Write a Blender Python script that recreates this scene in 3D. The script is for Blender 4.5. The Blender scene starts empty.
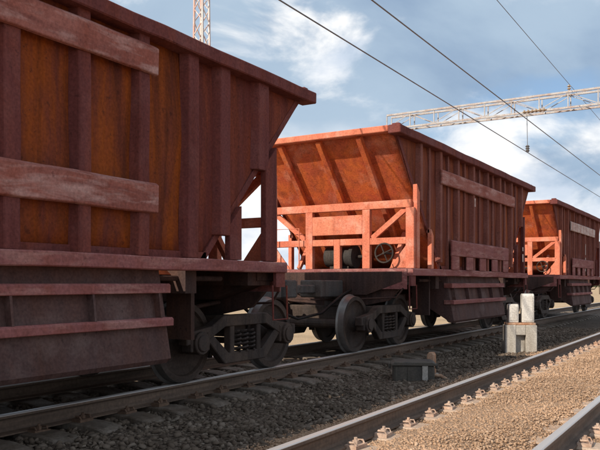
import bpy, math, random
import numpy as np
from mathutils import Vector, Matrix
random.seed(7); rng = np.random.default_rng(11)
R = math.radians
scene = bpy.context.scene
col = scene.collection

# ------------------------------------------------------------------ camera
# world: X right across the tracks, Y along the tracks, Z up, rail tops at z = 0
cam_d = bpy.data.cameras.new('camera'); cam = bpy.data.objects.new('camera', cam_d); col.objects.link(cam)
cam.location = (0, 0, 1.17)
cam.rotation_euler = (R(90), 0, R(31.25))
cam_d.sensor_width = 36; cam_d.lens = 43.5
cam_d.shift_y = 58/600
cam_d.clip_start = 0.05; cam_d.clip_end = 4000
scene.camera = cam

# ------------------------------------------------------------------ sun and sky
SUN_AZ, SUN_EL = 17.0, 33.0       # degrees from -Y towards -X, elevation
sd = Vector((-math.sin(R(SUN_AZ))*math.cos(R(SUN_EL)), -math.cos(R(SUN_AZ))*math.cos(R(SUN_EL)), math.sin(R(SUN_EL))))
sun_d = bpy.data.lights.new('sun', 'SUN'); sun_d.energy = 4.6; sun_d.angle = R(0.5); sun_d.color = (1.0, 0.9, 0.76)
sun = bpy.data.objects.new('sun', sun_d); col.objects.link(sun)
sun.rotation_euler = sd.to_track_quat('Z', 'Y').to_euler(); sun.location = (0, 0, 30)

scene.view_settings.view_transform = 'Standard'
scene.view_settings.look = 'None'
scene.view_settings.exposure = 0.25
scene.view_settings.gamma = 1.0
scene.view_settings.use_curve_mapping = False

world = bpy.data.worlds.new('World'); scene.world = world; world.use_nodes = True
nt = world.node_tree; N = nt.nodes; Lk = nt.links
for n in list(N): N.remove(n)
def nd(tree, t, **kw):
    n = tree.nodes.new(t)
    for k, v in kw.items(): setattr(n, k, v)
    return n
out = nd(nt, 'ShaderNodeOutputWorld'); bg = nd(nt, 'ShaderNodeBackground'); bg.inputs['Strength'].default_value = 0.108
Lk.new(bg.outputs[0], out.inputs[0])
sky = nd(nt, 'ShaderNodeTexSky', sky_type='NISHITA'); sky.sun_disc = False
sky.sun_elevation = R(SUN_EL); sky.sun_rotation = R(180+SUN_AZ); sky.air_density = 1.0; sky.dust_density = 0.6; sky.ozone_density = 1.6
tc = nd(nt, 'ShaderNodeTexCoord')
sep = nd(nt, 'ShaderNodeSeparateXYZ'); Lk.new(tc.outputs['Generated'], sep.inputs[0])
def wmath(op, a, b=None, clamp=False):
    n = nd(nt, 'ShaderNodeMath', operation=op); n.use_clamp = clamp
    for i, v in enumerate((a, b)):
        if v is None: continue
        if isinstance(v, (int, float)): n.inputs[i].default_value = v
        else: Lk.new(v, n.inputs[i])
    return n.outputs[0]
zc = wmath('ADD', wmath('MAXIMUM', sep.outputs[2], 0.0), 0.10)
comb = nd(nt, 'ShaderNodeCombineXYZ')
Lk.new(wmath('DIVIDE', sep.outputs[0], zc), comb.inputs[0]); Lk.new(wmath('DIVIDE', sep.outputs[1], zc), comb.inputs[1])
def wnoise(vec, scale, detail, rough, dist=0.0, off=(0, 0, 0)):
    mp = nd(nt, 'ShaderNodeMapping'); mp.inputs['Location'].default_value = off; Lk.new(vec, mp.inputs['Vector'])
    n = nd(nt, 'ShaderNodeTexNoise'); n.inputs['Scale'].default_value = scale; n.inputs['Detail'].default_value = detail
    n.inputs['Roughness'].default_value = rough; n.inputs['Distortion'].default_value = dist
    Lk.new(mp.outputs[0], n.inputs['Vector']); return n.outputs[0]
def wramp(fac, stops):
    r = nd(nt, 'ShaderNodeValToRGB'); r.color_ramp.interpolation = 'EASE'; Lk.new(fac, r.inputs[0])
    els = r.color_ramp.elements
    while len(els) < len(stops): els.new(0.5)
    for e, (p, c) in zip(els, stops): e.position = p; e.color = c if len(c) == 4 else (*c, 1)
    return r.outputs[0]
def wmix(fac, a, b):
    m = nd(nt, 'ShaderNodeMix', data_type='RGBA')
    for i, v in ((0, fac), (6, a), (7, b)):
        if isinstance(v, (int, float)): m.inputs[i].default_value = v
        elif isinstance(v, tuple): m.inputs[i].default_value = (*v, 1)
        else: Lk.new(v, m.inputs[i])
    return m.outputs[2]
# soft grey-blue cloud mass over the clear sky, bright cumulus lower down
dirm = nd(nt, 'ShaderNodeMapping'); dirm.inputs['Scale'].default_value = (1, 1, 2.0); Lk.new(tc.outputs['Generated'], dirm.inputs['Vector'])
OFF1, OFF2, OFF3 = (3.7, 0.4, 0.0), (1.1, 0.6, 0.15), (0.3, 3.3, 1.0)
mass = wnoise(dirm.outputs[0], 2.6, 7, 0.52, 0.35, OFF1)
sheet = wramp(mass, [(0.30, (0, 0, 0)), (0.46, (1, 1, 1))])
tone = wramp(wnoise(dirm.outputs[0], 2.2, 7, 0.5, 0.3, OFF3), [(0.34, (2.3, 3.2, 4.5)), (0.50, (3.6, 4.6, 5.7)), (0.62, (7.4, 7.6, 7.9))])
c1 = wmix(wmath('MULTIPLY', sheet, 0.94), sky.outputs[0], tone)
cum = wnoise(dirm.outputs[0], 5.2, 9, 0.56, 0.3, OFF2)
low = wramp(sep.outputs[2], [(0.0, (0.20, 0.20, 0.20)), (0.12, (0.13, 0.13, 0.13)), (0.22, (0.07, 0.07, 0.07)), (0.30, (0.025, 0.025, 0.025))])
cumf = wramp(wmath('ADD', cum, low), [(0.53, (0, 0, 0)), (0.70, (1, 1, 1))])
cumc = wramp(wnoise(dirm.outputs[0], 7.0, 6, 0.55, 0.1, (1.3, 0.2, 0.4)), [(0.34, (5.2, 5.9, 6.9)), (0.60, (8.4, 8.4, 8.4))])
c2 = wmix(cumf, c1, cumc)
Lk.new(c2, bg.inputs[0])

# ------------------------------------------------------------------ materials
def newmat(name):
    m = bpy.data.materials.new(name); m.use_nodes = True
    t = m.node_tree; b = t.nodes['Principled BSDF']
    return m, t, b
def tnoise(t, vec, scale, detail=4, rough=0.55, dist=0.0):
    n = t.nodes.new('ShaderNodeTexNoise'); n.inputs['Scale'].default_value = scale; n.inputs['Detail'].default_value = detail
    n.inputs['Roughness'].default_value = rough; n.inputs['Distortion'].default_value = dist
    t.links.new(vec, n.inputs['Vector']); return n.outputs[0]
def tramp(t, fac, stops):
    r = t.nodes.new('ShaderNodeValToRGB'); t.links.new(fac, r.inputs[0]); els = r.color_ramp.elements
    while len(els) < len(stops): els.new(0.5)
    for e, (p, c) in zip(els, stops):
        e.position = p; e.color = (c, c, c, 1) if isinstance(c, (int, float)) else (*c, 1)
    return r.outputs[0]
def tmix(t, fac, a, b, mode='MIX'):
    m = t.nodes.new('ShaderNodeMix'); m.data_type = 'RGBA'; m.blend_type = mode
    for i, v in ((0, fac), (6, a), (7, b)):
        if isinstance(v, (int, float)): m.inputs[i].default_value = v
        elif isinstance(v, tuple): m.inputs[i].default_value = (*v, 1)
        else: t.links.new(v, m.inputs[i])
    return m.outputs[2]
def tbump(t, b, h, strength=0.3, dist=0.01):
    n = t.nodes.new('ShaderNodeBump'); n.inputs['Strength'].default_value = strength; n.inputs['Distance'].default_value = dist
    t.links.new(h, n.inputs['Height']); t.links.new(n.outputs[0], b.inputs['Normal'])
def objcoord(t, stretch=(1, 1, 1), rnd=7.0):
    c = t.nodes.new('ShaderNodeTexCoord'); oi = t.nodes.new('ShaderNodeObjectInfo')
    mu = t.nodes.new('ShaderNodeMath'); mu.operation = 'MULTIPLY'; mu.inputs[1].default_value = rnd; t.links.new(oi.outputs['Random'], mu.inputs[0])
    ad = t.nodes.new('ShaderNodeVectorMath'); ad.operation = 'ADD'
    t.links.new(c.outputs['Object'], ad.inputs[0]); t.links.new(mu.outputs[0], ad.inputs[1])
    mp = t.nodes.new('ShaderNodeMapping'); mp.inputs['Scale'].default_value = stretch
    t.links.new(ad.outputs[0], mp.inputs['Vector'])
    return ad.outputs[0], mp.outputs[0]
def rusty(name, paint, rust, lo, hi, dark=(0.05, 0.02, 0.015), darkamt=0.5, rough=0.78, pale=None, paleamt=0.0, along=False):
    m, t, b = newmat(name)
    c, s = objcoord(t, (2.2, 2.2, 0.45))
    def mapped(sc):
        mp = t.nodes.new('ShaderNodeMapping'); mp.inputs['Scale'].default_value = sc; t.links.new(c, mp.inputs['Vector']); return mp.outputs[0]
    a = tnoise(t, s, 1.6, 6, 0.62, 0.4)
    colr = tmix(t, tramp(t, a, [(lo, 0.0), (hi, 1.0)]), paint, rust)
    # rain streaks down the plate (or scuffs along a belt)
    st = tnoise(t, mapped((3, 0.5, 5) if along else (3.0, 3.0, 0.30)), 1.6, 6, 0.62, 0.5)
    colr = tmix(t, tramp(t, st, [(0.48, 0.0), (0.70, darkamt)]), colr, dark)
    if pale:
        p = tnoise(t, mapped((2, 0.7, 4)) if along else c, 2.3, 6, 0.6, 0.3)
        colr = tmix(t, tramp(t, p, [(0.5, 0.0), (0.68, paleamt)]), colr, pale)
    # small flakes where the skin has come off
    fl = tnoise(t, c, 11, 6, 0.7)
    colr = tmix(t, tramp(t, fl, [(0.62, 0.0), (0.66, 0.55)]), colr, dark)
    f = tnoise(t, c, 38, 4, 0.6)
    colr = tmix(t, 1.0, colr, tramp(t, f, [(0.3, 0.72), (0.7, 1.15)]), 'MULTIPLY')
    t.links.new(colr, b.inputs['Base Color'])
    t.links.new(tramp(t, st, [(0.3, rough-0.1), (0.7, rough+0.15)]), b.inputs['Roughness'])
    b.inputs['Specular IOR Level'].default_value = 0.12
    ad = t.nodes.new('ShaderNodeMath'); ad.operation = 'MULTIPLY_ADD'; ad.inputs[1].default_value = 0.5
    t.links.new(f, ad.inputs[0]); t.links.new(fl, ad.inputs[2])
    tbump(t, b, ad.outputs[0], 0.4, 0.008)
    return m
M = {}  # side plate and paint colours are darkened to carry the flank's shade
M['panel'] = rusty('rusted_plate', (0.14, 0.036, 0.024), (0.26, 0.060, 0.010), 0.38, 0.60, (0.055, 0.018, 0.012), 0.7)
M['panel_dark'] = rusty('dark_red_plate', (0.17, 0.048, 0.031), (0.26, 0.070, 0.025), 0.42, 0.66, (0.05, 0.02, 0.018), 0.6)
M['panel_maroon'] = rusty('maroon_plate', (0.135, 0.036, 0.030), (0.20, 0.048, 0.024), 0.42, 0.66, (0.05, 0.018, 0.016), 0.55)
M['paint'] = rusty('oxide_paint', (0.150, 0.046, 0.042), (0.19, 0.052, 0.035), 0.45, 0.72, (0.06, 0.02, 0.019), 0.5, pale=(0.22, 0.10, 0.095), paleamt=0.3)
M['end'] = rusty('end_rust_lit', (0.56, 0.12, 0.055), (0.70, 0.17, 0.05), 0.40, 0.60, (0.22, 0.055, 0.03), 0.7, pale=(0.70, 0.30, 0.20), paleamt=0.6)  # end rust brightened: sunlight on the end walls is put into the colour
M['frame'] = rusty('dusty_orange_paint_lit', (0.60, 0.175, 0.105), (0.64, 0.22, 0.13), 0.4, 0.65, (0.32, 0.09, 0.05), 0.5, pale=(0.70, 0.36, 0.27), paleamt=0.6)  # dusty orange paint, brightened so the colour itself holds the sunlight
M['belt'] = rusty('faded_pink_paint', (0.33, 0.130, 0.105), (0.28, 0.09, 0.065), 0.42, 0.66, (0.15, 0.055, 0.05), 0.6, pale=(0.50, 0.32, 0.29), paleamt=0.75, along=True)
M['sillpaint'] = rusty('dusty_sill_paint', (0.27, 0.105, 0.10), (0.25, 0.085, 0.07), 0.42, 0.66, (0.10, 0.04, 0.04), 0.5, pale=(0.44, 0.25, 0.22), paleamt=0.6, along=True)
M['under'] = rusty('grimy_steel', (0.062, 0.038, 0.034), (0.09, 0.048, 0.037), 0.42, 0.65, (0.02, 0.016, 0.015), 0.7)
M['bogie'] = rusty('greasy_brown_iron', (0.052, 0.040, 0.036), (0.075, 0.052, 0.041), 0.42, 0.64, (0.018, 0.015, 0.013), 0.75, rough=0.62, pale=(0.12, 0.085, 0.066), paleamt=0.45)
M['chute'] = rusty('brown_chute_plate', (0.095, 0.056, 0.052), (0.115, 0.058, 0.047), 0.4, 0.65, (0.05, 0.03, 0.028), 0.55, pale=(0.18, 0.13, 0.12), paleamt=0.5)
M['white'] = rusty('worn_white_stencil', (0.60, 0.50, 0.46), (0.42, 0.22, 0.18), 0.45, 0.72, (0.22, 0.10, 0.08), 0.6, along=True)
M['soot'] = rusty('sooty_iron', (0.045, 0.04, 0.038), (0.065, 0.05, 0.042), 0.42, 0.65, (0.02, 0.018, 0.017), 0.6)
M['paint_brown'] = rusty('brown_oxide_paint', (0.21, 0.080, 0.064), (0.25, 0.080, 0.048), 0.45, 0.72, (0.09, 0.032, 0.026), 0.5, pale=(0.30, 0.15, 0.13), paleamt=0.4)
M['coupler'] = rusty('grey_cast_iron', (0.10, 0.095, 0.092), (0.13, 0.10, 0.085), 0.45, 0.7, (0.035, 0.032, 0.03), 0.6, rough=0.55)
M['signal'] = rusty('chalky_grey_paint', (0.62, 0.59, 0.55), (0.52, 0.47, 0.41), 0.45, 0.7, (0.28, 0.25, 0.22), 0.5)
M['concrete'] = rusty('weathered_concrete', (0.46, 0.43, 0.39), (0.36, 0.32, 0.27), 0.42, 0.66, (0.22, 0.19, 0.16), 0.55)
M['black'] = rusty('black_paint', (0.02, 0.02, 0.02), (0.035, 0.03, 0.028), 0.4, 0.7, rough=0.5)
M['box'] = rusty('grey_green_enamel', (0.095, 0.088, 0.078), (0.13, 0.11, 0.088), 0.4, 0.65, (0.07, 0.06, 0.055), 0.5, rough=0.55)
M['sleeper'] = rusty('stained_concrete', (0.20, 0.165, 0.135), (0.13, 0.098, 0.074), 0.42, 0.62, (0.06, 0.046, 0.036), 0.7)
M['sleeper_pale'] = rusty('dusty_concrete', (0.46, 0.35, 0.27), (0.40, 0.27, 0.19), 0.42, 0.66, (0.22, 0.15, 0.11), 0.4)  # paler, tan concrete for the empty track's sleepers
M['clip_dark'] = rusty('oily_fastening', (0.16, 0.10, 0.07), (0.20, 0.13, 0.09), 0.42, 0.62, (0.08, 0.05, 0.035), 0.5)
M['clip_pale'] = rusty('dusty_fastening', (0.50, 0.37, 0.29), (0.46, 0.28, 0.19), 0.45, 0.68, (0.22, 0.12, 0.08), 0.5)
M['clip'] = rusty('rusted_fastening', (0.42, 0.22, 0.13), (0.50, 0.36, 0.26), 0.42, 0.62, (0.16, 0.07, 0.04), 0.5)
M['lattice'] = rusty('pale_rust_stained_steel', (0.46, 0.44, 0.43), (0.40, 0.30, 0.26), 0.46, 0.70, (0.26, 0.19, 0.16), 0.5)
M['mast'] = rusty('red_white_flaking_paint', (0.70, 0.64, 0.61), (0.58, 0.34, 0.28), 0.48, 0.62, (0.40, 0.22, 0.17), 0.3)
M['glazed'] = rusty('glazed_ceramic', (0.50, 0.40, 0.28), (0.42, 0.30, 0.2), 0.4, 0.6, rough=0.3)
def simple(name, c, rough, metal=0.0):
    m, t, b = newmat(name); b.inputs['Roughness'].default_value = rough; b.inputs['Metallic'].default_value = metal
    cc, _ = objcoord(t); f = tnoise(t, cc, 9, 4)
    t.links.new(tmix(t, 1.0, (*c,), tramp(t, f, [(0.3, 0.75), (0.7, 1.15)]), 'MULTIPLY'), b.inputs['Base Color'])
    return m
M['wire'] = simple('tarnished_copper_wire', (0.17, 0.17, 0.18), 0.5, 0.2)
M['tread'] = simple('worn_wheel_tread', (0.16, 0.15, 0.14), 0.45, 0.5)
M['lens'] = simple('dark_signal_lens', (0.02, 0.03, 0.05), 0.15)
# polished running band + rusty rail
m, t, b = newmat('rail_steel'); M['rail'] = m
c, s = objcoord(t, (1, 1, 1), 0.0)
geo = t.nodes.new('ShaderNodeNewGeometry'); sx = t.nodes.new('ShaderNodeSeparateXYZ'); t.links.new(c, sx.inputs[0])
top = tramp(t, sx.outputs[2], [(0.0, 0.0), (1.0, 1.0)])
gt = t.nodes.new('ShaderNodeMath'); gt.operation = 'GREATER_THAN'; gt.inputs[1].default_value = -0.012; t.links.new(sx.outputs[2], gt.inputs[0])
mp = t.nodes.new('ShaderNodeMapping'); mp.inputs['Scale'].default_value = (6, 0.35, 6); t.links.new(c, mp.inputs['Vector'])
rn = tnoise(t, mp.outputs[0], 3.0, 5, 0.6); fn = tnoise(t, c, 30, 4)
rust = tmix(t, tramp(t, rn, [(0.4, 0.0), (0.65, 1.0)]), (0.10, 0.065, 0.045), (0.17, 0.11, 0.075))
rust = tmix(t, 1.0, rust, tramp(t, fn, [(0.3, 0.7), (0.7, 1.15)]), 'MULTIPLY')
t.links.new(tmix(t, gt.outputs[0], rust, (0.52, 0.485, 0.465)), b.inputs['Base Color'])
mm = t.nodes.new('ShaderNodeMath'); mm.operation = 'MULTIPLY'; mm.inputs[1].default_value = 0.35; t.links.new(gt.outputs[0], mm.inputs[0]); t.links.new(mm.outputs[0], b.inputs['Metallic'])
t.links.new(tramp(t, gt.outputs[0], [(0.0, 0.8), (1.0, 0.42)]), b.inputs['Roughness'])
# stones
def stone_mat(name, cols):
    m, t, b = newmat(name)
    at = t.nodes.new('ShaderNodeAttribute'); at.attribute_name = 'tint'
    c, _ = objcoord(t, rnd=0.0)
    colr = tramp(t, at.outputs['Fac'], [(i/(len(cols)-1), k) for i, k in enumerate(cols)])
    big = tnoise(t, c, 0.7, 4, 0.6)
    colr = tmix(t, 1.0, colr, tramp(t, big, [(0.3, 0.75), (0.7, 1.15)]), 'MULTIPLY')
    t.links.new(colr, b.inputs['Base Color']); b.inputs['Roughness'].default_value = 0.9; b.inputs['Specular IOR Level'].default_value = 0.2
    return m
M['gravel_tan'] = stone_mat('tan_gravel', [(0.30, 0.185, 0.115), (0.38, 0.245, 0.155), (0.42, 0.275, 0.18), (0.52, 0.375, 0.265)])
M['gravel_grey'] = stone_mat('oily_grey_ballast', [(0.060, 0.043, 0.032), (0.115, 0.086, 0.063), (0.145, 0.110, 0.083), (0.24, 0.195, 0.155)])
# ground: tan gravel with an oily grey band under the wagons
m, t, b = newmat('gravel_ground'); M['ground'] = m
c, s = objcoord(t, rnd=0.0); sx = t.nodes.new('ShaderNodeSeparateXYZ'); t.links.new(c, sx.inputs[0])
wob = tnoise(t, c, 0.9, 5, 0.6)
ad = t.nodes.new('ShaderNodeMath'); ad.operation = 'MULTIPLY_ADD'; ad.inputs[1].default_value = 1.2; t.links.new(wob, ad.inputs[0]); t.links.new(sx.outputs[0], ad.inputs[2])
mr = t.nodes.new('ShaderNodeMapRange'); mr.inputs[1].default_value = -12; mr.inputs[2].default_value = 0; t.links.new(ad.outputs[0], mr.inputs[0])
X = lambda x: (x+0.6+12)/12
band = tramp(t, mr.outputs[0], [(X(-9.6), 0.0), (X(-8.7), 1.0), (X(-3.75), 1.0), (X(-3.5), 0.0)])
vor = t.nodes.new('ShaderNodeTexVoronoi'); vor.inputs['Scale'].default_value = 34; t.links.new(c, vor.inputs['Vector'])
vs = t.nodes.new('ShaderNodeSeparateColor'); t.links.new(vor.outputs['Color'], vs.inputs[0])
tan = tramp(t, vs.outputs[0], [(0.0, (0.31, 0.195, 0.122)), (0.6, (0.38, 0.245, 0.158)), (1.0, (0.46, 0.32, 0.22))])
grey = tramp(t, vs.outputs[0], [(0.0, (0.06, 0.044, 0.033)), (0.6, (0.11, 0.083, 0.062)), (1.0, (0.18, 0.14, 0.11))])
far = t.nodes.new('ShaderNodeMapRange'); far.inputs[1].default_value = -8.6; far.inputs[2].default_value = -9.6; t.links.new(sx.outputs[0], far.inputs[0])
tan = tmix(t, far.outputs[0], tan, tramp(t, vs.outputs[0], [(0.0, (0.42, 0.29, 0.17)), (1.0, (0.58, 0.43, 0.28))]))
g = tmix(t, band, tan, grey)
g = tmix(t, 1.0, g, tramp(t, tnoise(t, c, 0.5, 6, 0.6), [(0.3, 0.72), (0.7, 1.15)]), 'MULTIPLY')
t.links.new(g, b.inputs['Base Color']); b.inputs['Roughness'].default_value = 0.95; b.inputs['Specular IOR Level'].default_value = 0.15
tbump(t, b, vor.outputs['Distance'], 0.8, 0.03)

# ------------------------------------------------------------------ mesh helpers
class MB:
    def __init__(s): s.v = []; s.f = []
    def add(s, vs, fs):
        o = len(s.v); s.v += [tuple(p) for p in vs]; s.f += [tuple(i+o for i in f) for f in fs]; return s
    def box(s, x0, x1, y0, y1, z0, z1):
        return s.add([(x0,y0,z0),(x1,y0,z0),(x1,y1,z0),(x0,y1,z0),(x0,y0,z1),(x1,y0,z1),(x1,y1,z1),(x0,y1,z1)],
              [(3,2,1,0),(4,5,6,7),(0,1,5,4),(1,2,6,5),(2,3,7,6),(3,0,4,7)])
    def bar(s, a, b, w, h, up=(0, 0, 1)):
        a = Vector(a); b = Vector(b); d = (b-a).normalized(); u = Vector(up)
        if abs(d.dot(u)) > 0.98: u = Vector((0, 1, 0))
        r = d.cross(u).normalized()*w/2; q = r.cross(d).normalized()*h/2
        vs = [p+i*r+j*q for p in (a, b) for i, j in ((-1,-1),(1,-1),(1,1),(-1,1))]
        return s.add(vs, [(0,1,2,3),(7,6,5,4),(0,4,5,1),(1,5,6,2),(2,6,7,3),(3,7,4,0)])
    def cyl(s, a, b, r0, r1=None, n=12):
        r1 = r0 if r1 is None else r1
        a = Vector(a); b = Vector(b); d = (b-a).normalized(); u = Vector((0,0,1)) if abs(d.z) < 0.9 else Vector((1,0,0))
        e1 = d.cross(u).normalized(); e2 = d.cross(e1)
        vs = [p+(e1*math.cos(2*math.pi*k/n)+e2*math.sin(2*math.pi*k/n))*r for p, r in ((a, r0), (b, r1)) for k in range(n)]
        return s.add(vs, [tuple(range(n)), tuple(range(2*n-1, n-1, -1))]+[(k, k+n, (k+1) % n+n, (k+1) % n) for k in range(n)])
    def tube(s, pts, r, n=8, closed=False):
        P = [Vector(p) for p in pts]; m = len(P); vs = []; prev = None
        for i in range(m):
            d = (P[(i+1) % m]-P[i-1]) if closed or 0 < i < m-1 else (P[1]-P[0] if i == 0 else P[-1]-P[-2])
            d.normalize(); u = prev if prev is not None else (Vector((0,0,1)) if abs(d.z) < 0.9 else Vector((1,0,0)))
            e1 = (u-d*u.dot(d)).normalized(); prev = e1; e2 = d.cross(e1)
            vs += [P[i]+(e1*math.cos(2*math.pi*k/n)+e2*math.sin(2*math.pi*k/n))*r for k in range(n)]
        fs = []
        for i in range(m if closed else m-1):
            j = (i+1) % m
            fs += [(i*n+k, i*n+(k+1) % n, j*n+(k+1) % n, j*n+k) for k in range(n)]
        if not closed: fs += [tuple(range(n-1, -1, -1)), tuple((m-1)*n+k for k in range(n))]
        return s.add(vs, fs)
    def prism(s, poly, axis, a, b):
        # poly: list of 2D points; axis 'x': (y,z), 'y': (x,z), 'z': (x,y)
        def p3(p, t): return {'x': (t, p[0], p[1]), 'y': (p[0], t, p[1]), 'z': (p[0], p[1], t)}[axis]
        n = len(poly)
        return s.add([p3(p, a) for p in poly]+[p3(p, b) for p in poly],
              [tuple(range(n-1, -1, -1)), tuple(range(n, 2*n))]+[(k, (k+1) % n, (k+1) % n+n, k+n) for k in range(n)])
    def loft(s, poly, axis, a, b, n, jit, jend=None):
        # a prism in n slices whose outline wanders a little: battered steel
        def p3(p, t): return {'y': (p[0], t, p[1]), 'z': (p[0], p[1], t)}[axis]
        m = len(poly); vs = []; fs = []
        dx = dz = 0.0
        for i in range(n+1):
            dx = 0.6*dx+random.uniform(-jit, jit); dz = 0.6*dz+random.uniform(-jit, jit)
            vs += [p3((p[0]+dx*(0.4 if axis == 'y' else 0.15)+random.uniform(-jit, jit)*0.2, p[1]+dz+random.uniform(-jit, jit)*0.2), a+(b-a)*i/n) for p in poly]
        for i in range(n):
            fs += [(i*m+k, i*m+(k+1) % m, (i+1)*m+(k+1) % m, (i+1)*m+k) for k in range(m)]
        fs += [tuple(range(m-1, -1, -1)), tuple(n*m+k for k in range(m))]
        return s.add(vs, fs)
    def revolve(s, prof, axis_o, n=32):
        # prof: (x, r) pairs, revolved about the X axis through axis_o
        ox, oy, oz = axis_o; m = len(prof); vs = []
        for k in range(n):
            a = 2*math.pi*k/n
            vs += [(ox+x, oy+r*math.cos(a), oz+r*math.sin(a)) for x, r in prof]
        fs = []
        for k in range(n):
            q = (k+1) % n
            fs += [(k*m+i, k*m+i+1, q*m+i+1, q*m+i) for i in range(m-1)]
        return s.add(vs, fs)
    def mesh(s, name, mat):
        me = bpy.data.meshes.new(name); me.from_pydata(s.v, [], s.f)
        import bmesh
        bm = bmesh.new(); bm.from_mesh(me); bmesh.ops.recalc_face_normals(bm, faces=bm.faces); bm.to_mesh(me); bm.free()
        me.materials.append(M[mat]); return me
    def build(s, name, mat, parent=None, bevel=0, smooth=None, loc=None):
        return link(name, s.mesh(name, mat), parent, bevel, smooth, loc)
def link(name, me, parent=None, bevel=0, smooth=None, loc=None):
    o = bpy.data.objects.new(name, me); col.objects.link(o)
    if parent: o.parent = parent
    if loc: o.location = loc
    if bevel:
        b = o.modifiers.new('bevel', 'BEVEL'); b.width = bevel; b.segments = 1; b.limit_method = 'ANGLE'; b.angle_limit = R(40)
    if smooth:
        for p in me.polygons: p.use_smooth = True
        try: me.set_sharp_from_angle(angle=R(smooth))
        except Exception: pass
    return o
def tag(o, label, cat, group=None, kind=None):
    if label: o['label'] = label
    if cat: o['category'] = cat
    if group: o['group'] = group
    if kind: o['kind'] = kind
    return o
def empty(name, loc, parent=None):
    o = bpy.data.objects.new(name, None); col.objects.link(o); o.location = loc; o.empty_display_size = 0.2
    if parent: o.parent = parent
    return o

# ------------------------------------------------------------------ ground
XT = -6.4          # centre line of the wagon track
XF = -2.02         # centre line of the empty track
prof = [(-1500, -0.9), (-60, -0.9), (-14, -0.62), (-9.6, -0.55), (-8.3, -0.25), (-7.2, -0.235), (-5.6, -0.235), (-4.9, -0.245), (-4.3, -0.262),
        (-3.7, -0.245), (-3.35, -0.212), (-2.62, -0.206), (-2.48, -0.178), (-2.0, -0.17), (-1.56, -0.178), (-1.42, -0.206), (-0.7, -0.215), (-0.1, -0.27), (0.8, -0.45), (3, -0.6), (60, -0.8), (1500, -0.9)]
ys = [-400, -40, -10] + [i*0.5 for i in range(0, 61)] + [34, 40, 60, 120, 300, 800, 2500]
def gz(x): return float(np.interp(x, [p[0] for p in prof], [p[1] for p in prof]))
mb = MB(); nx = len(prof)
for y in ys:
    for x, z in prof:
        mb.v.append((x, y, z + (random.uniform(-0.012, 0.012) if -9 < x < 2 and 0 <= y <= 30 else 0)))
for j in range(len(ys)-1):
    for i in range(nx-1): mb.f.append((j*nx+i, j*nx+i+1, (j+1)*nx+i+1, (j+1)*nx+i))
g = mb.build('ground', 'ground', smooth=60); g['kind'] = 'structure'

# loose stones as real geometry, one mass per bed
def stones(name, label, mat, n, xr, yr, size, keep, lift=0.0, cat='gravel'):
    x = rng.uniform(*xr, n); u = rng.uniform(0, 1, n)
    y = yr[0] + (yr[1]-yr[0])*u**1.25
    k = keep(x, y); x = x[k]; y = y[k]; n = len(x)
    z = np.interp(x, [p[0] for p in prof], [p[1] for p in prof]) + lift
    ph = (1+5**0.5)/2
    iv = np.array([(-1,ph,0),(1,ph,0),(-1,-ph,0),(1,-ph,0),(0,-1,ph),(0,1,ph),(0,-1,-ph),(0,1,-ph),(ph,0,-1),(ph,0,1),(-ph,0,-1),(-ph,0,1)])/1.9
    it = np.array([(0,11,5),(0,5,1),(0,1,7),(0,7,10),(0,10,11),(1,5,9),(5,11,4),(11,10,2),(10,7,6),(7,1,8),(3,9,4),(3,4,2),(3,2,6),(3,6,8),(3,8,9),(4,9,5),(2,4,11),(6,2,10),(8,6,7),(9,8,1)])
    r = size[0] + (size[1]-size[0])*rng.uniform(0, 1, n)**2.2
    v = iv[None]*(1+rng.uniform(-0.42, 0.36, (n, 12, 1)))
    v = v*np.stack([rng.uniform(0.8, 1.3, n), rng.uniform(0.7, 1.1, n), rng.uniform(0.5, 0.85, n)], 1)[:, None, :]
    a = rng.uniform(0, 6.283, n); ca, sa = np.cos(a)[:, None], np.sin(a)[:, None]
    vx = v[..., 0]*ca-v[..., 1]*sa; vy = v[..., 0]*sa+v[..., 1]*ca
    tl = rng.uniform(-0.5, 0.5, n)[:, None]; vz = v[..., 2]+vx*tl
    P = np.stack([vx*r[:, None]+x[:, None], vy*r[:, None]+y[:, None], vz*r[:, None]+z[:, None]+r[:, None]*0.25], 2).reshape(-1, 3)
    T = (it[None]+(np.arange(n)*12)[:, None, None]).reshape(-1, 3)
    me = bpy.data.meshes.new(name)
    me.vertices.add(len(P)); me.vertices.foreach_set('co', P.astype(np.float32).ravel())
    me.loops.add(T.size); me.loops.foreach_set('vertex_index', T.astype(np.int32).ravel())
    me.polygons.add(len(T)); me.polygons.foreach_set('loop_start', np.arange(0, T.size, 3, dtype=np.int32))
    at = me.attributes.new('tint', 'FLOAT', 'POINT'); at.data.foreach_set('value', np.repeat(rng.beta(2, 2, n), 12).astype(np.float32))
    me.update(calc_edges=True); me.validate(); me.materials.append(M[mat])
    o = bpy.data.objects.new(name, me); col.objects.link(o); tag(o, label, cat, kind='stuff'); return o
rails_x = [XT-0.797, XT+0.797, XF-0.797, XF+0.797]
def off_rail(x, y):
    k = np.ones(len(x), bool)
    for rx in rails_x: k &= np.abs(x-rx) > 0.095
    return k
def in_view(x, y):
    return (y > -x*0.55) & (y < 40)
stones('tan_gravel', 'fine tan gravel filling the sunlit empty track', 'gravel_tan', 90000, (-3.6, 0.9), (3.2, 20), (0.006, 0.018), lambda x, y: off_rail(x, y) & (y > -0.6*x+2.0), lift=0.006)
stones('dark_ballast', 'coarse dark grey ballast stones around the wagon track', 'gravel_grey', 40000, (-8.6, -3.45), (2.2, 24), (0.014, 0.042), lambda x, y: off_rail(x, y) & (y > -0.62*x-0.4), cat='ballast')

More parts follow.
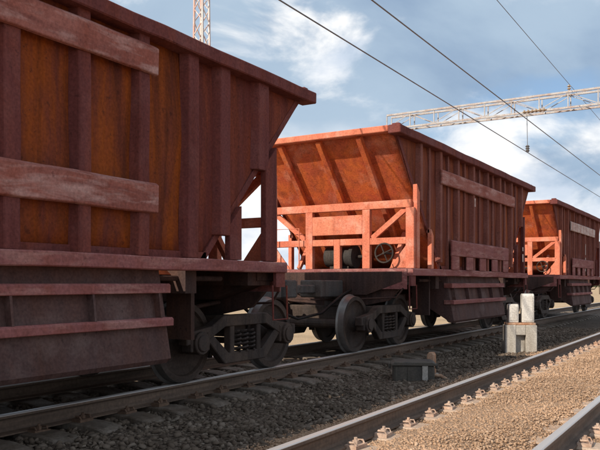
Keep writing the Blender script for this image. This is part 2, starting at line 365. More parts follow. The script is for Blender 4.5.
# ------------------------------------------------------------------ tracks
def rail_profile():
    h = [(0.0, 0.0), (0.028, -0.001), (0.0355, -0.008), (0.0375, -0.034), (0.016, -0.046), (0.009, -0.06), (0.009, -0.13), (0.018, -0.152), (0.075, -0.168), (0.075, -0.18)]
    return [(x, z) for x, z in h] + [(-x, z) for x, z in reversed(h[1:])]
rp = rail_profile()
rail_me = MB().prism(rp, 'y', -40, 220).mesh('rail', 'rail')
def track(name, label, xc, smat, y0, y1, clip_to, ph):
    t = empty(name, (xc, 0, -0.18)); tag(t, label, 'railway track', 'railway tracks')
    for sx_ in (-1, 1): link('rail', rail_me, t, loc=(sx_*0.797, 0, 0.18))
    # concrete sleeper: wide at the rail seats, waisted in the middle
    prof_s = [(-1.35, -0.20), (1.35, -0.20), (1.35, -0.045), (1.28, -0.02), (1.10, 0.0), (0.50, 0.0), (0.30, -0.03), (-0.30, -0.03), (-0.50, 0.0), (-1.10, 0.0), (-1.28, -0.02), (-1.35, -0.045)]
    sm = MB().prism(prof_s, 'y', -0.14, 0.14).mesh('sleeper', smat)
    cm = MB()
    cm.box(-0.058, 0.055, -0.085, 0.085, -0.02, 0.032); cm.cyl((0.0, 0, 0.0), (0.0, 0, 0.085), 0.014, n=8); cm.cyl((0, 0, 0.03), (0, 0, 0.062), 0.027, n=6)
    cm.tube([(-0.045, -0.06, 0.03), (-0.03, -0.065, 0.055), (0.03, -0.06, 0.05), (0.04, 0, 0.045), (0.03, 0.06, 0.05), (-0.03, 0.065, 0.055), (-0.045, 0.06, 0.03)], 0.009, 6)
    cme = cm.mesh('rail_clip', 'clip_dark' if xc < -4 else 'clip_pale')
    y = y0 + ph
    while y < y1:
        s = link('sleeper', sm, t, bevel=0.012, loc=(random.uniform(-0.01, 0.01), y, random.uniform(-0.006, 0.004))); s.rotation_euler.z = random.uniform(-0.025, 0.025)
        if y < clip_to:
            for rx, sd_ in ((-0.797, 1), (-0.797, -1), (0.797, 1), (0.797, -1)):
                if xc < -4 and rx < 0: continue
                c = link('rail_clip', cme, s, loc=(rx+sd_*0.125, 0, 0.0)); c.scale.x = -sd_
                c.rotation_euler = (random.uniform(-0.06, 0.06), random.uniform(-0.06, 0.06), random.uniform(-0.12, 0.12)); c.location.z = random.uniform(-0.018, 0.004); c.location.y = random.uniform(-0.02, 0.02)
        y += 0.546+random.uniform(-0.02, 0.02)
    return t
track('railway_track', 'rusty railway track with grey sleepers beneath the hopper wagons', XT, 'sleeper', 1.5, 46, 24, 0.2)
track('railway_track', 'empty sunlit railway track filled with tan gravel in front of the train', XF, 'sleeper_pale', 1.5, 46, 33, 0.0)

# ------------------------------------------------------------------ hopper wagons
LB = 9.06; SL = 0.93
def wheel_mesh():
    p = [(0.0, 0.0), (0.10, 0.0), (0.10, 0.10), (0.07, 0.115), (0.03, 0.14), (0.005, 0.22), (0.0, 0.33), (0.03, 0.385), (0.065, 0.40), (0.068, 0.468), (-0.03, 0.478), (-0.055, 0.505), (-0.068, 0.50), (-0.068, 0.40), (-0.04, 0.385), (-0.03, 0.33), (-0.03, 0.2), (-0.08, 0.12), (-0.08, 0.0)]
    me = MB().revolve(p, (0, 0, 0), 40).mesh('wheel', 'bogie'); me.materials.append(M['tread'])
    for f in me.polygons:
        if math.hypot(f.center.y, f.center.z) > 0.455 and -0.045 < f.center.x < 0.06: f.material_index = 1
    return me
WHEEL = wheel_mesh()
def spring_mesh():
    pts = [(0.062*math.cos(a), 0.062*math.sin(a), 0.26*a/(2*math.pi*5)) for a in [2*math.pi*k/10 for k in range(51)]]
    return MB().tube(pts, 0.014, 6).mesh('spring', 'bogie')
SPRING = spring_mesh()
def side_frame_mesh(sx_):
    m = MB(); x0, x1 = sorted((sx_*0.955, sx_*1.085))
    m.prism([(-1.16, 0.60), (-0.70, 0.66), (-0.46, 0.78), (0.46, 0.78), (0.70, 0.66), (1.16, 0.60), (1.16, 0.46), (0.76, 0.50), (0.44, 0.64), (-0.44, 0.64), (-0.76, 0.50), (-1.16, 0.46)], 'x', x0, x1)
    m.prism([(-0.80, 0.52), (-0.66, 0.55), (-0.36, 0.32), (0.36, 0.32), (0.66, 0.55), (0.80, 0.52), (0.44, 0.19), (-0.44, 0.19)], 'x', x0+0.01, x1-0.01)
    m.box(x0+0.012, x1-0.012, -0.33, -0.24, 0.3, 0.66); m.box(x0+0.012, x1-0.012, 0.24, 0.33, 0.3, 0.66)
    for s in (-1, 1):
        y = s*0.925
        m.cyl((sx_*0.90, y, 0.475), (sx_*1.13, y, 0.475), 0.135, n=16); m.cyl((sx_*1.13, y, 0.475), (sx_*1.15, y, 0.475), 0.10, n=12)
        m.box(x0-0.01, x1+0.01, y-0.17, y-0.125, 0.38, 0.6); m.box(x0-0.01, x1+0.01, y+0.125, y+0.17, 0.38, 0.6)
    return m.mesh('side_frame', 'bogie')
SF = {s: side_frame_mesh(s) for s in (-1, 1)}
def make_bogie(parent, y):
    b = MB().box(-0.93, 0.93, -0.2, 0.2, 0.5, 0.76).cyl((0, 0, 0.74), (0, 0, 0.95), 0.24, n=20).build('bogie', 'bogie', parent, bevel=0.02, loc=(0, y, 0))
    for s in (-1, 1):
        link('side_frame', SF[s], b, bevel=0.012)
        for yy in (-0.15, 0.0, 0.15): link('spring', SPRING, b, loc=(s*1.02, yy, 0.32))
        MB().cyl((-0.72, s*0.925, 0.475), (0.72, s*0.925, 0.475), 0.08, n=12).build('axle', 'bogie', b)
        for sx_ in (-1, 1):
            w = link('wheel', WHEEL, b, smooth=35, loc=(sx_*0.79, s*0.925, 0.477)); w.scale.x = sx_; w.rotation_euler.x = random.uniform(0, 3)
        # brake shoe beam between the wheels
        MB().box(-0.9, 0.9, s*0.36-0.03, s*0.36+0.03, 0.36, 0.44).build('brake_beam', 'bogie', b)
        for sx_ in (-1, 1):
            MB().prism([(s*0.44, 0.25), (s*0.40, 0.47), (s*0.44, 0.68), (s*0.385, 0.68), (s*0.34, 0.47), (s*0.385, 0.25)], 'x', sx_*0.79-0.045, sx_*0.79+0.045).build('brake_shoe', 'bogie', b)
def make_wagon(cfg):
    H = cfg['H']; W = empty('hopper_wagon', (XT, cfg['y'], 0)); tag(W, cfg['label'], 'wagon', 'hopper wagons of the ore train')
    C = LB/2
    def zlow(y): return max(1.43, H-0.06-y/SL, H-0.06-(LB-y)/SL)
    ribs = cfg['ribs']
    for sx_ in (1, -1):
        # side wall: edge angles along the slopes and the foot of the wall
        f = MB()
        xa, xb = sorted((sx_*1.43, sx_*1.475))
        zt = H-0.06
        for e in (0, 1):
            q = (lambda y: y) if e == 0 else (lambda y: LB-y)
            yb_ = (zt-1.43)*SL
            f.prism([(q(0.02), zt), (q(0.12), zt), (q(yb_+0.10), 1.43), (q(yb_), 1.43)], 'x', xa, xb)
        f.box(xa, xb, (zt-1.43)*SL, LB-(zt-1.43)*SL, 1.43, 1.50)
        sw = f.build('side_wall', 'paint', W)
        # plate panels between the ribs, each slightly dished
        edges = [0.03] + [C+r for r in ribs] + [LB-0.03]
        for a, b_ in zip(edges[:-1], edges[1:]):
            nu, nv = max(3, int((b_-a)/0.12)), 9
            seed = random.uniform(0, 50); vs = []; fs = []
            for i in range(nu+1):
                y = a+(b_-a)*i/nu; zl = zlow(y)
                for j in range(nv+1):
                    z = zl+(zt-zl)*j/nv
                    dish = 0.026*math.sin(math.pi*i/nu)*math.sin(math.pi*j/nv) + 0.012*math.sin(y*5+seed)*math.sin(z*4+seed*2)
                    vs.append((sx_*(1.448+dish*1), y, z))
            for i in range(nu):
                for j in range(nv): fs.append((i*(nv+1)+j, (i+1)*(nv+1)+j, (i+1)*(nv+1)+j+1, i*(nv+1)+j+1))
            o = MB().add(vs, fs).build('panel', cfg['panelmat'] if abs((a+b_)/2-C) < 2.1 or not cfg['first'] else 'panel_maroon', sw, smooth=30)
            so = o.modifiers.new('plate', 'SOLIDIFY'); so.thickness = 0.012; so.offset = 0
        # pressed steel ribs
        for r in ribs:
            y = C+r; z0 = zlow(y)
            w = cfg.get('wide', {}).get(abs(r), 0.085)
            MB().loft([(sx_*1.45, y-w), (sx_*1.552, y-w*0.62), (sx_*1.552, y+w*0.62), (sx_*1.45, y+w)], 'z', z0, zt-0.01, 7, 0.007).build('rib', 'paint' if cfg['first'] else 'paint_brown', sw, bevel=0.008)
        # horizontal belts
        for bi, (hb, z0, z1) in enumerate(cfg['belts']):
            MB().loft([(sx_*1.556, z0), (sx_*1.592, z0+0.012), (sx_*1.600, z1-0.03), (sx_*1.556, z1)], 'y', C-hb, C+hb, 16, 0.0035).build('side_belt', cfg['beltmat'] if bi == 0 else ('belt' if cfg['first'] else 'sillpaint'), sw, bevel=0.006)
        if not cfg['first']:
            # apron below the lower belt, with openings, and light stiffeners between the ribs
            for k in range(5):
                y = C-1.8+k*0.9; MB().box(*sorted((sx_*1.558, sx_*1.588)), y-0.21, y+0.21, 1.43, 1.70).build('apron', 'sillpaint', sw, bevel=0.005)
            for k in range(len(ribs)-1):
                y = C+(ribs[k]+ribs[k+1])/2; MB().box(*sorted((sx_*1.45, sx_*1.51)), y-0.035, y+0.035, zlow(y), zt-0.01).build('light_stiffener', 'paint_brown', sw)
        # corner posts carrying the overhanging ends
        for e in (0, 1):
            for py, pw in (((0.88, 0.24), (1.60, 0.22)) if cfg['first'] else ((0.86, 0.13), (1.55, 0.11))):
                y = py if e == 0 else LB-py
                MB().prism([(y-pw/2, 1.43), (y+pw/2, 1.43), (y+pw/2, zlow(y+pw/2)+0.03), (y-pw/2, zlow(y-pw/2)+0.03)], 'x', *sorted((sx_*1.476, sx_*1.556))).build('corner_post', 'frame' if e == 0 else 'paint', W, bevel=0.006)  # near-end posts get the sunlit paint copy, far-end posts the shaded one
        # sill
        MB().loft([(sx_*1.40, 1.30), (sx_*1.565, 1.30), (sx_*1.575, 1.31), (sx_*1.575, 1.415), (sx_*1.565, 1.428), (sx_*1.40, 1.428)], 'y', 0.56, LB-0.56, 20, 0.005).build('side_sill', 'sillpaint', W)
        for y in (0.66, LB-0.66):
            s = MB(); s.box(*sorted((sx_*1.50, sx_*1.545)), y-0.10, y+0.10, 1.12, 1.30); s.tube([(sx_*1.53, y-0.16, 1.14), (sx_*1.54, y-0.16, 0.72), (sx_*1.54, y+0.16, 0.72), (sx_*1.53, y+0.16, 1.14)], 0.013, 6)
            s.build('step', 'paint', W)
        # discharge chute with its stiffeners
        ch = MB()
        ch.prism([(sx_*1.33, 1.425), (sx_*1.385, 1.425), (sx_*1.56, 0.42), (sx_*1.53, 0.375), (sx_*1.49, 0.40)], 'y', C-1.80, C+1.80)
        for e in (-1, 1):
            y = C+e*1.80; ch.prism([(sx_*0.25, 1.36), (sx_*1.385, 1.36), (sx_*1.56, 0.42), (sx_*1.50, 0.38), (sx_*0.9, 0.75)], 'y', y-0.012*e, y+0.012*e+0.02*e)
        c = ch.build('discharge_chute', 'chute', W)
        for z0, z1, xo in ((1.07, 1.165, 1.535), (0.745, 0.83, 1.575)):
            MB().prism([(sx_*1.36, z0), (sx_*xo, z0), (sx_*xo, z1-0.015), (sx_*(xo-0.02), z1), (sx_*1.36, z1)], 'y', C-1.86, C+1.86).build('stiffener', 'sillpaint', c, bevel=0.006)
        for k in range(5):
            y = C-1.7+k*0.85
            MB().prism([(sx_*1.40, 1.07), (sx_*1.53, 1.07), (sx_*1.56, 0.83), (sx_*1.46, 0.83)], 'y', y-0.012, y+0.012).build('gusset', 'chute', c)
        MB().cyl((sx_*1.28, C-3.0, 1.22), (sx_*1.28, C+3.0, 1.22), 0.03, n=10).build('door_shaft', 'under', W)
    # rim round the top
    rim = MB()
    for sx_ in (1, -1):
        rim.loft([(sx_*1.40, H-0.145), (sx_*1.625, H-0.145), (sx_*1.625, H), (sx_*1.40, H)], 'y', -0.10, LB+0.10, 22, 0.007)
        for y in (0.06, LB-0.06): rim.box(*sorted((sx_*1.42, sx_*1.56)), y-0.05, y+0.05, H+0.001, H+0.045)
    rm = rim.build('top_rim', 'paint', W, bevel=0.012)
    for y0, y1 in ((-0.10, 0.07), (LB-0.07, LB+0.10)): MB().box(-1.399, 1.399, y0, y1, H-0.11, H-0.002).build('end_rim', 'frame', rm, bevel=0.012)  # end rims use the sunlit paint copy, the side rims the darkened one
    # sloping ends with ribs, the frame below them and the end platforms
    for e in (0, 1):
        q = (lambda y: y) if e == 0 else (lambda y: LB-y)
        zt = H-0.06; dy = (zt-1.40)*SL
        nv, nu = 8, 14; vs = []; fs = []
        for i in range(nu+1):
            x = -1.44+2.88*i/nu
            for j in range(nv+1):
                tt = j/nv; d = 0.012*math.sin(math.pi*((x/0.8) % 1))*math.sin(math.pi*tt)
                vs.append((x, q(0.03+dy*tt+d), zt-(zt-1.40)*tt+d*0.5))
        for i in range(nu):
            for j in range(nv): fs.append((i*(nv+1)+j, (i+1)*(nv+1)+j, (i+1)*(nv+1)+j+1, i*(nv+1)+j+1))
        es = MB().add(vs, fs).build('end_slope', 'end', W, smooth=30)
        so = es.modifiers.new('plate', 'SOLIDIFY'); so.thickness = 0.012; so.offset = 0
        for x in (-0.8, 0.0, 0.8):
            nrm = Vector((0, -1 if e == 0 else 1, -SL)).normalized()*0.05
            a = Vector((x, q(0.06), zt-0.03))+nrm; b_ = Vector((x, q(dy-0.05), 1.47))+nrm
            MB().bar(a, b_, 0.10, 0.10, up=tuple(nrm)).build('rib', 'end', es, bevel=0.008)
        fy = 0.76
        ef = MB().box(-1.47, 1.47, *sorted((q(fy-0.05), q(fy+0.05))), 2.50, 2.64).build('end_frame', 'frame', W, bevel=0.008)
        def part(n, x0, x1, z0, z1, d=0.045, mat='frame', off=0.0): return MB().box(x0, x1, *sorted((q(fy-d+off), q(fy+d+off))), z0, z1).build(n, mat, ef, bevel=0.006)
        for x0, x1 in ((-1.375, -0.676), (-0.524, -0.066), (0.066, 0.524), (0.676, 1.375)): part('cross_beam', x0, x1, 1.86, 1.98)
        for x in (-0.6, 0.6): part('upright', x-0.075, x+0.075, 1.43, 2.499, 0.05)
        part('upright', -0.065, 0.065, 1.43, 1.979, 0.05)
        for x in (-1.46, 1.46): part('upright', x-0.085, x+0.07, 1.43, 2.499, 0.052)
        part('plate', -0.524, 0.524, 2.06, 2.41, 0.02, off=-0.03)
        for s in (-1, 1):
            MB().bar((s*0.70, q(fy+0.02), 1.98), (s*1.36, q(fy+0.02), 2.49), 0.06, 0.09).build('brace', 'frame', ef)
            MB().prism([(s*1.375, 1.44), (s*1.375, 1.85), (s*1.05, 1.44)], 'y', *sorted((q(fy-0.012), q(fy+0.012)))).build('gusset', 'frame', ef)
            MB().bar((s*1.0, q(fy+0.25), 1.45), (s*1.0, q(fy+0.95), 2.3), 0.07, 0.07).build('brace', 'frame', ef)
        # handrails on the end of the platform
        MB().tube([(-1.3, q(0.60), 1.44), (-1.3, q(0.60), 2.2), (-0.75, q(0.60), 2.2), (-0.75, q(0.60), 1.44)], 0.014, 6).build('handrail', 'frame', ef)
        pl = MB().box(-1.40, 1.40, *sorted((q(0.565), q(2.35))), 1.372, 1.43).build('platform', 'under', W, bevel=0.006)
        MB().box(-1.47, 1.47, *sorted((q(0.535), q(0.56))), 1.06, 1.425).build('end_beam', 'sillpaint', W, bevel=0.006)
        # coupler with draft-gear housing
        cp = MB(); cp.box(-0.22, 0.22, *sorted((q(-0.25), q(0.6))), 0.92, 1.22)
        cp.box(-0.10, 0.10, *sorted((q(-0.95), q(-0.2))), 0.99, 1.14)
        cp.prism([(-0.13, q(-0.90)), (0.13, q(-0.90)), (0.24, q(-1.12)), (0.24, q(-1.40)), (0.10, q(-1.46)), (0.06, q(-1.30)), (-0.06, q(-1.28)), (-0.12, q(-1.44)), (-0.22, q(-1.40)), (-0.22, q(-1.05))], 'z', 0.93, 1.22)
        cp.build('coupler', 'coupler', W, bevel=0.02)
        MB().tube([(0.38, q(0.55), 1.05), (0.42, q(0.1), 0.95), (0.36, q(-0.5), 0.66), (0.2, q(-1.0), 0.58), (0.05, q(-1.45), 0.74)], 0.024, 8).build('brake_hose', 'black', W, smooth=60)
        make_bogie(W, q(C-3.8))
        yb = q(C-3.8)
        MB().prism([(-1.38, 1.371), (1.38, 1.371), (1.38, 1.20), (0.7, 0.96), (-0.7, 0.96), (-1.38, 1.20)], 'y', yb-0.2, yb+0.2).build('body_bolster', 'under', W)
        for s in (-1, 1):
            MB().tube([(s*0.62, q(0.7), 0.92), (s*0.62, q(1.3), 0.86), (s*0.45, q(2.6), 0.8), (s*0.3, q(3.2), 0.86)], 0.028, 6).build('brake_rod', 'under', W)
            MB().box(*sorted((s*0.95, s*1.30)), *sorted((q(2.02), q(2.08))), 0.55, 1.37).build('hanger_plate', 'under', W)
            MB().box(*sorted((s*0.5, s*1.36)), *sorted((q(0.62), q(1.1))), 1.14, 1.371).build('platform_bracket', 'under', W)
        MB().cyl((-1.15, q(0.95), 0.93), (-0.35, q(0.95), 0.93), 0.17, n=16).build('air_reservoir', 'under', W, smooth=40)
        MB().prism([(-1.3, 1.06), (1.3, 1.06), (1.1, 0.86), (0.3, 0.70), (-0.3, 0.70), (-1.1, 0.86)], 'y', *sorted((q(0.60), q(0.66)))).build('uncoupling_plate', 'under', W)
        MB().tube([(-1.35, q(0.5), 1.02), (-1.2, q(0.48), 0.9), (-0.3, q(0.46), 0.86), (0.5, q(0.46), 0.88), (1.3, q(0.48), 0.92), (1.42, q(0.5), 1.08)], 0.016, 6).build('uncoupling_rod', 'under', W)
        MB().box(-0.7, 0.7, *sorted((q(1.75), q(2.3))), 0.62, 0.95).build('brake_lever_box', 'under', W, bevel=0.01)
    # centre sill, crossbearers, inner ridge
    MB().box(-0.24, 0.24, 0.6, LB-0.6, 0.94, 1.371).build('centre_sill', 'under', W)
    for y in (2.2, LB-2.2): MB().box(-1.40, 1.40, y-0.09, y+0.09, 1.06, 1.371).build('crossbearer', 'under', W)
    MB().prism([(-1.2, 1.26), (1.2, 1.26), (0.0, 2.2)], 'y', 2.2, LB-2.2).build('hopper_ridge', 'panel', W)
    # brake gear on the near platform
    bc = MB().cyl((-0.33, 0.98, 1.66), (0.20, 0.98, 1.66), 0.19, n=20).cyl((0.20, 0.98, 1.66), (0.27, 0.98, 1.66), 0.22, n=20).cyl((0.27, 0.98, 1.66), (0.55, 0.98, 1.66), 0.03, n=8).box(-0.25, 0.15, 0.9, 1.06, 1.43, 1.52).build('brake_cylinder', 'soot', W, smooth=35)
    ring = [(1.02+0.17*math.cos(a), 0.58, 1.70+0.17*math.sin(a)) for a in [2*math.pi*k/24 for k in range(24)]]
    hw = MB().tube(ring, 0.016, 8, closed=True)
    for k in range(4): a = k*math.pi/2+0.4; hw.cyl((1.02, 0.58, 1.70), (1.02+0.165*math.cos(a), 0.58, 1.70+0.165*math.sin(a)), 0.011, n=6)
    hw.cyl((1.02, 0.55, 1.70), (1.02, 0.9, 1.70), 0.022, n=8)
    hw.build('hand_wheel', 'soot', W, smooth=50)
    MB().cyl((-0.9, 2.9, 0.95), (-0.1, 2.9, 0.95), 0.2, n=18).build('air_tank', 'under', W, smooth=40)
    for (y0, y1, z0, z1) in cfg['stencils']:
        MB().box(1.5565, 1.5595, y0, y1, z0, z1).build('stencil_patch', 'white', W)
    return W
make_wagon(dict(y=8.2-LB, H=3.68, first=True, panelmat='panel', wide={2.2: 0.13, 2.74: 0.14, 3.5: 0.17, 0.0: 0.12, 0.73: 0.11, 1.47: 0.11}, ribs=[-3.5, -2.74, -2.2, -1.47, -0.73, 0.0, 0.73, 1.47, 2.2, 2.74, 3.5], belts=[(1.62, 3.17, 3.46), (1.62, 1.84, 2.14)], beltmat='belt', stencils=[],
    label='big shaded hopper wagon nearest the camera, cut off by the left edge'))
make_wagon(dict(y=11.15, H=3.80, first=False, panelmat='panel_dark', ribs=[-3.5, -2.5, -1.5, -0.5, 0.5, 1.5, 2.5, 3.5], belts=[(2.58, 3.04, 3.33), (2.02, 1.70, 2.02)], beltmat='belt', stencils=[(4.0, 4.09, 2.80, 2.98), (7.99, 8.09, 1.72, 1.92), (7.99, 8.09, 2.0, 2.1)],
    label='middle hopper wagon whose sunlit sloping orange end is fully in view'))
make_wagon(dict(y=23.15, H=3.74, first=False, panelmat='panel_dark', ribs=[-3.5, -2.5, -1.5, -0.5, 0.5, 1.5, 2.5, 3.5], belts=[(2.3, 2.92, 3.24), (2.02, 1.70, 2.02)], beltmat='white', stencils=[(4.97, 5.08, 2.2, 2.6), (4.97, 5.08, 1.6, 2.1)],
    label='farthest hopper wagon, behind the pale signal, cut off by the right edge'))

# ------------------------------------------------------------------ dwarf signal beside the wagons
sg = empty('dwarf_signal', (-3.84, 14.95, -0.085)); tag(sg, 'pale grey two-headed dwarf signal standing on a concrete foot beside the middle wagon', 'signal')
sg.rotation_euler.z = R(24); sg.scale = (0.95, 0.95, 0.92)
b = MB(); b.box(-0.33, -0.10, -0.2, 0.2, -0.30, 0.44); b.box(0.10, 0.33, -0.2, 0.2, -0.30, 0.44); b.box(-0.099, 0.099, -0.198, 0.198, 0.22, 0.438); b.box(-0.099, 0.099, -0.05, 0.19, -0.30, 0.22)
b.build('concrete_foot', 'concrete', sg, bevel=0.012)
MB().box(-0.30, 0.31, -0.16, 0.16, 0.442, 0.49).build('base_plate', 'clip', sg, bevel=0.006)
for x0, x1, z1 in ((-0.245, -0.035, 0.90), (0.035, 0.285, 1.13)):
    hd = MB().prism([(-0.13, 0.49), (0.11, 0.49), (0.11, z1-0.05), (0.07, z1), (-0.09, z1), (-0.13, z1-0.05)], 'x', x0, x1).build('signal_head', 'signal', sg, bevel=0.015)
    MB().box(x0+0.03, x1-0.03, -0.139, -0.131, 0.53, z1-0.07).build('rear_door', 'signal', hd, bevel=0.004)
    xm = (x0+x1)/2; nz = 2 if z1 < 1 else 3
    for k in range(nz):
        z = 0.6+k*0.2
        v = MB(); pts = [(math.cos(a)*0.09, math.sin(a)*0.09) for a in [math.pi*j/10-0.3 for j in range(12)]]
        inn = [(math.cos(a)*0.08, math.sin(a)*0.08) for a in [math.pi*j/10-0.3 for j in range(12)]][::-1]
        v.prism([(xm+p, z+r) for p, r in pts+inn], 'y', 0.112, 0.30); v.build('visor', 'black', hd)
        MB().cyl((xm, 0.10, z), (xm, 0.118, z), 0.075, n=16).build('lens', 'lens', hd)
    for zz in (0.6, z1-0.16): MB().box(x1, x1+0.03, -0.05, 0.0, zz, zz+0.07).build('hinge', 'black', hd)

# ------------------------------------------------------------------ grey equipment box between the tracks
bx = empty('equipment_box', (-4.12, 10.0, -0.27)); tag(bx, 'low dark grey metal equipment box between the two tracks', 'equipment box'); bx.rotation_euler.z = R(26); bx.scale = (0.9, 0.9, 0.9)
MB().prism([(-0.33, -0.06), (0.33, -0.06), (0.33, 0.27), (-0.33, 0.27)], 'y', -0.24, 0.24).build('case', 'box', bx, bevel=0.02)
MB().prism([(-0.36, 0.272), (0.36, 0.272), (0.36, 0.30), (0.30, 0.33), (-0.30, 0.33), (-0.36, 0.30)], 'y', -0.27, 0.27).build('lid', 'box', bx, bevel=0.008)
MB().box(0.13, 0.22, -0.262, -0.241, -0.04, 0.271).build('strap', 'concrete', bx, bevel=0.004)
for x in (-0.28, -0.08): MB().box(x-0.015, x+0.015, -0.253, -0.241, -0.02, 0.25).build('stiffener', 'box', bx)
for s in (-1, 1):
    MB().box(s*0.362 if s > 0 else -0.40, 0.40 if s > 0 else -0.362, -0.05, 0.05, 0.20, 0.285).build('lug', 'box', bx, bevel=0.006)
MB().tube([(0.30, 0.1, 0.08), (0.46, 0.1, 0.07), (0.58, 0.06, 0.0), (0.75, -0.05, -0.06)], 0.03, 8).build('cable_pipe', 'clip', bx, smooth=60)
st = empty('marker_stub', (-4.12, 10.75, -0.29)); tag(st, 'short rusty stub post just beyond the grey equipment box', 'post')
MB().prism([(-0.06, -0.1), (0.06, -0.1), (0.055, 0.34), (0.03, 0.38), (-0.03, 0.38), (-0.055, 0.34)], 'y', -0.06, 0.06).build('post', 'clip', st, bevel=0.01)
MB().box(-0.10, 0.10, -0.10, 0.10, -0.05, 0.05).build('footing', 'concrete', st, bevel=0.012)

# ------------------------------------------------------------------ catenary portal
YP = 26.0; ZB, ZT_ = 7.13, 7.66
po = empty('catenary_portal', (0, YP, -0.7)); tag(po, 'pale lattice catenary portal beam spanning high across the tracks', 'gantry')
X0, X1 = -11.7, 11.3; OZ = 0.7
def pz(z): return z+OZ
for y in (-0.22, 0.22):
    for z in (ZB, ZT_): MB().prism([(y-0.032, pz(z)-0.032), (y+0.032, pz(z)-0.032), (y+0.032, pz(z)+0.032), (y-0.032, pz(z)+0.032)], 'x', X0, X1).build('chord', 'lattice', po)
nb = 24; step = (X1-X0)/nb
for y in (-0.22, 0.22):
    vm = MB().box(-0.018, 0.018, -0.015, 0.015, 0.035, ZT_-ZB-0.04).mesh('strut', 'lattice')
    dm = [MB().bar((0.03, 0, 0.05), (step-0.03, 0, ZT_-ZB-0.05), 0.02, 0.024).mesh('brace', 'lattice'), MB().bar((0.03, 0, ZT_-ZB-0.05), (step-0.03, 0, 0.05), 0.02, 0.024).mesh('brace', 'lattice')]
    for k in range(nb):
        link('strut', vm, po, loc=(X0+k*step, y, pz(ZB))); link('brace', dm[k % 2], po, loc=(X0+k*step, y, pz(ZB)))
hm = [MB().bar((0.03, s*-0.18, 0), (step-0.03, s*0.18, 0), 0.022, 0.022).mesh('lacing', 'lattice') for s in (1, -1)]
for k in range(nb):
    for z in (ZB, ZT_): link('lacing', hm[k % 2], po, loc=(X0+k*step, 0, pz(z)))
for x in (X0+0.3, X1-0.3):
    MB().cyl((x, 0, -0.4), (x, 0, pz(ZB)-0.05), 0.24, 0.16, n=18).build('column', 'concrete', po, smooth=40)
# ------------------------------------------------------------------ wires
def wire(name, label, x, z, r, ins):
    w = MB()
    pts = [(x, y, z) for y in (-30, 0, 10, 20, 26, 30, 40, 60, 90, 140)]
    o = w.tube(pts, r, 8).build(name, 'wire', None, smooth=60); tag(o, label, 'wire', 'overhead wires'); ins(o)
    return o
def stack(a, b, n, r):
    m = MB(); a = Vector(a); b = Vector(b); m.cyl(a, b, 0.02, n=8)
    for k in range(n):
        p = a.lerp(b, (k+0.5)/n); d = (b-a).normalized()*0.018
        m.cyl(p-d, p+d, r, r*0.6, n=12)
    return m
def ins_mess(o):
    stack((-6.55, YP, 7.10), (-6.55, YP, ZB-0.03), 1, 0.05).build('clamp', 'lattice', o)
    stack((-6.5, YP-0.27, ZB+0.02), (-5.7, YP-0.27, ZB+0.02), 6, 0.075).build('insulator', 'glazed', o)
def ins_cont(o):
    m = MB(); m.cyl((-6.4, YP, 5.78), (-6.4, YP, 6.02), 0.05, n=10); m.cyl((-6.4, YP, 6.0), (-6.42, YP, 7.10), 0.012, n=6); m.build('hanger', 'wire', o)
    stack((-6.4, YP, 5.80), (-6.4, YP, 6.03), 3, 0.08).build('insulator', 'coupler', o)
def ins_feed(o):
    stack((-5.0, YP, ZT_+0.04), (-5.0, YP, ZT_+0.30), 3, 0.07).build('insulator', 'glazed', o)
wire('contact_wire', 'left, lowest overhead wire running above the wagon roofs', -6.4, 5.77, 0.013, ins_cont)
wire('messenger_wire', 'dark middle overhead wire passing under the lattice portal beam', -6.55, 7.06, 0.016, ins_mess)
wire('feeder_wire', 'faint rightmost overhead wire crossing the top of the portal beam', -5.0, ZT_+0.32, 0.008, ins_feed)

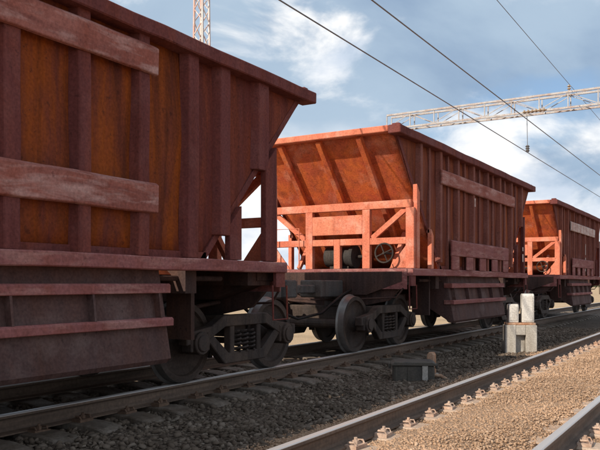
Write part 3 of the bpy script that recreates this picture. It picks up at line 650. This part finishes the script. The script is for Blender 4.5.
# ------------------------------------------------------------------ tall lattice mast
ma = empty('lattice_mast', (-25.4, 31.4, -0.7)); tag(ma, 'tall slim red and white lattice mast rising behind the nearest wagon', 'mast')
HM = 24; hw0, hw1 = 0.45, 0.22
def mw(z): return hw0+(hw1-hw0)*z/HM
for sx_ in (-1, 1):
    for sy in (-1, 1):
        MB().bar((sx_*hw0, sy*hw0, 0), (sx_*hw1, sy*hw1, HM), 0.09, 0.09).build('leg', 'mast', ma)
z = 0.4; k = 0
while z < HM-0.8:
    h = 0.72; a, b_ = mw(z), mw(z+h)
    for (p, q_) in (((-1, -1), (1, -1)), ((1, -1), (1, 1)), ((1, 1), (-1, 1)), ((-1, 1), (-1, -1))):
        s, e = (p, q_) if k % 2 else (q_, p)
        MB().bar((s[0]*a, s[1]*a, z), (e[0]*b_, e[1]*b_, z+h), 0.045, 0.045).build('brace', 'mast', ma)
    z += h; k += 1
MB().box(-0.5, 0.5, -0.5, 0.5, HM, HM+0.08).build('top_platform', 'mast', ma)
MB().box(-0.7, 0.7, -0.7, 0.7, -0.5, 0.12).build('footing', 'concrete', ma)

# ------------------------------------------------------------------ far scrub along the horizon, one mass
n = 26000
u = rng.uniform(0, 1, n); fy = 20+380*u**1.6; fx = -62+rng.uniform(-5, 5, n)+6*np.sin(fy*0.05)
hh = 2.3+0.9*np.sin(fy*0.21)+0.7*np.sin(fy*0.53+1)+0.5*np.sin(fy*1.3+2)
fz = -0.9+hh*rng.uniform(0, 1, n)**0.8*(1-((fx+62-6*np.sin(fy*0.05))/6.5)**2)
r = rng.uniform(0.10, 0.34, n)
d1 = rng.normal(size=(n, 3)); d1 /= np.linalg.norm(d1, axis=1)[:, None]; d2 = rng.normal(size=(n, 3)); d2 -= d1*(d1*d2).sum(1)[:, None]; d2 /= np.linalg.norm(d2, axis=1)[:, None]
c0 = np.stack([fx, fy, fz], 1)
P = np.stack([c0+d1*r[:, None], c0+d2*r[:, None]*0.6, c0-d1*r[:, None], c0-d2*r[:, None]*0.6], 1).reshape(-1, 3)
me = bpy.data.meshes.new('far_scrub'); me.from_pydata(P.tolist(), [], [(4*i, 4*i+1, 4*i+2, 4*i+3) for i in range(n)])
me.materials.append(simple('scrub_leaves', (0.055, 0.07, 0.03), 0.8))
o = bpy.data.objects.new('far_scrub', me); col.objects.link(o); tag(o, 'dark far-off scrub on the horizon glimpsed beneath the wagons', 'scrub', kind='stuff')
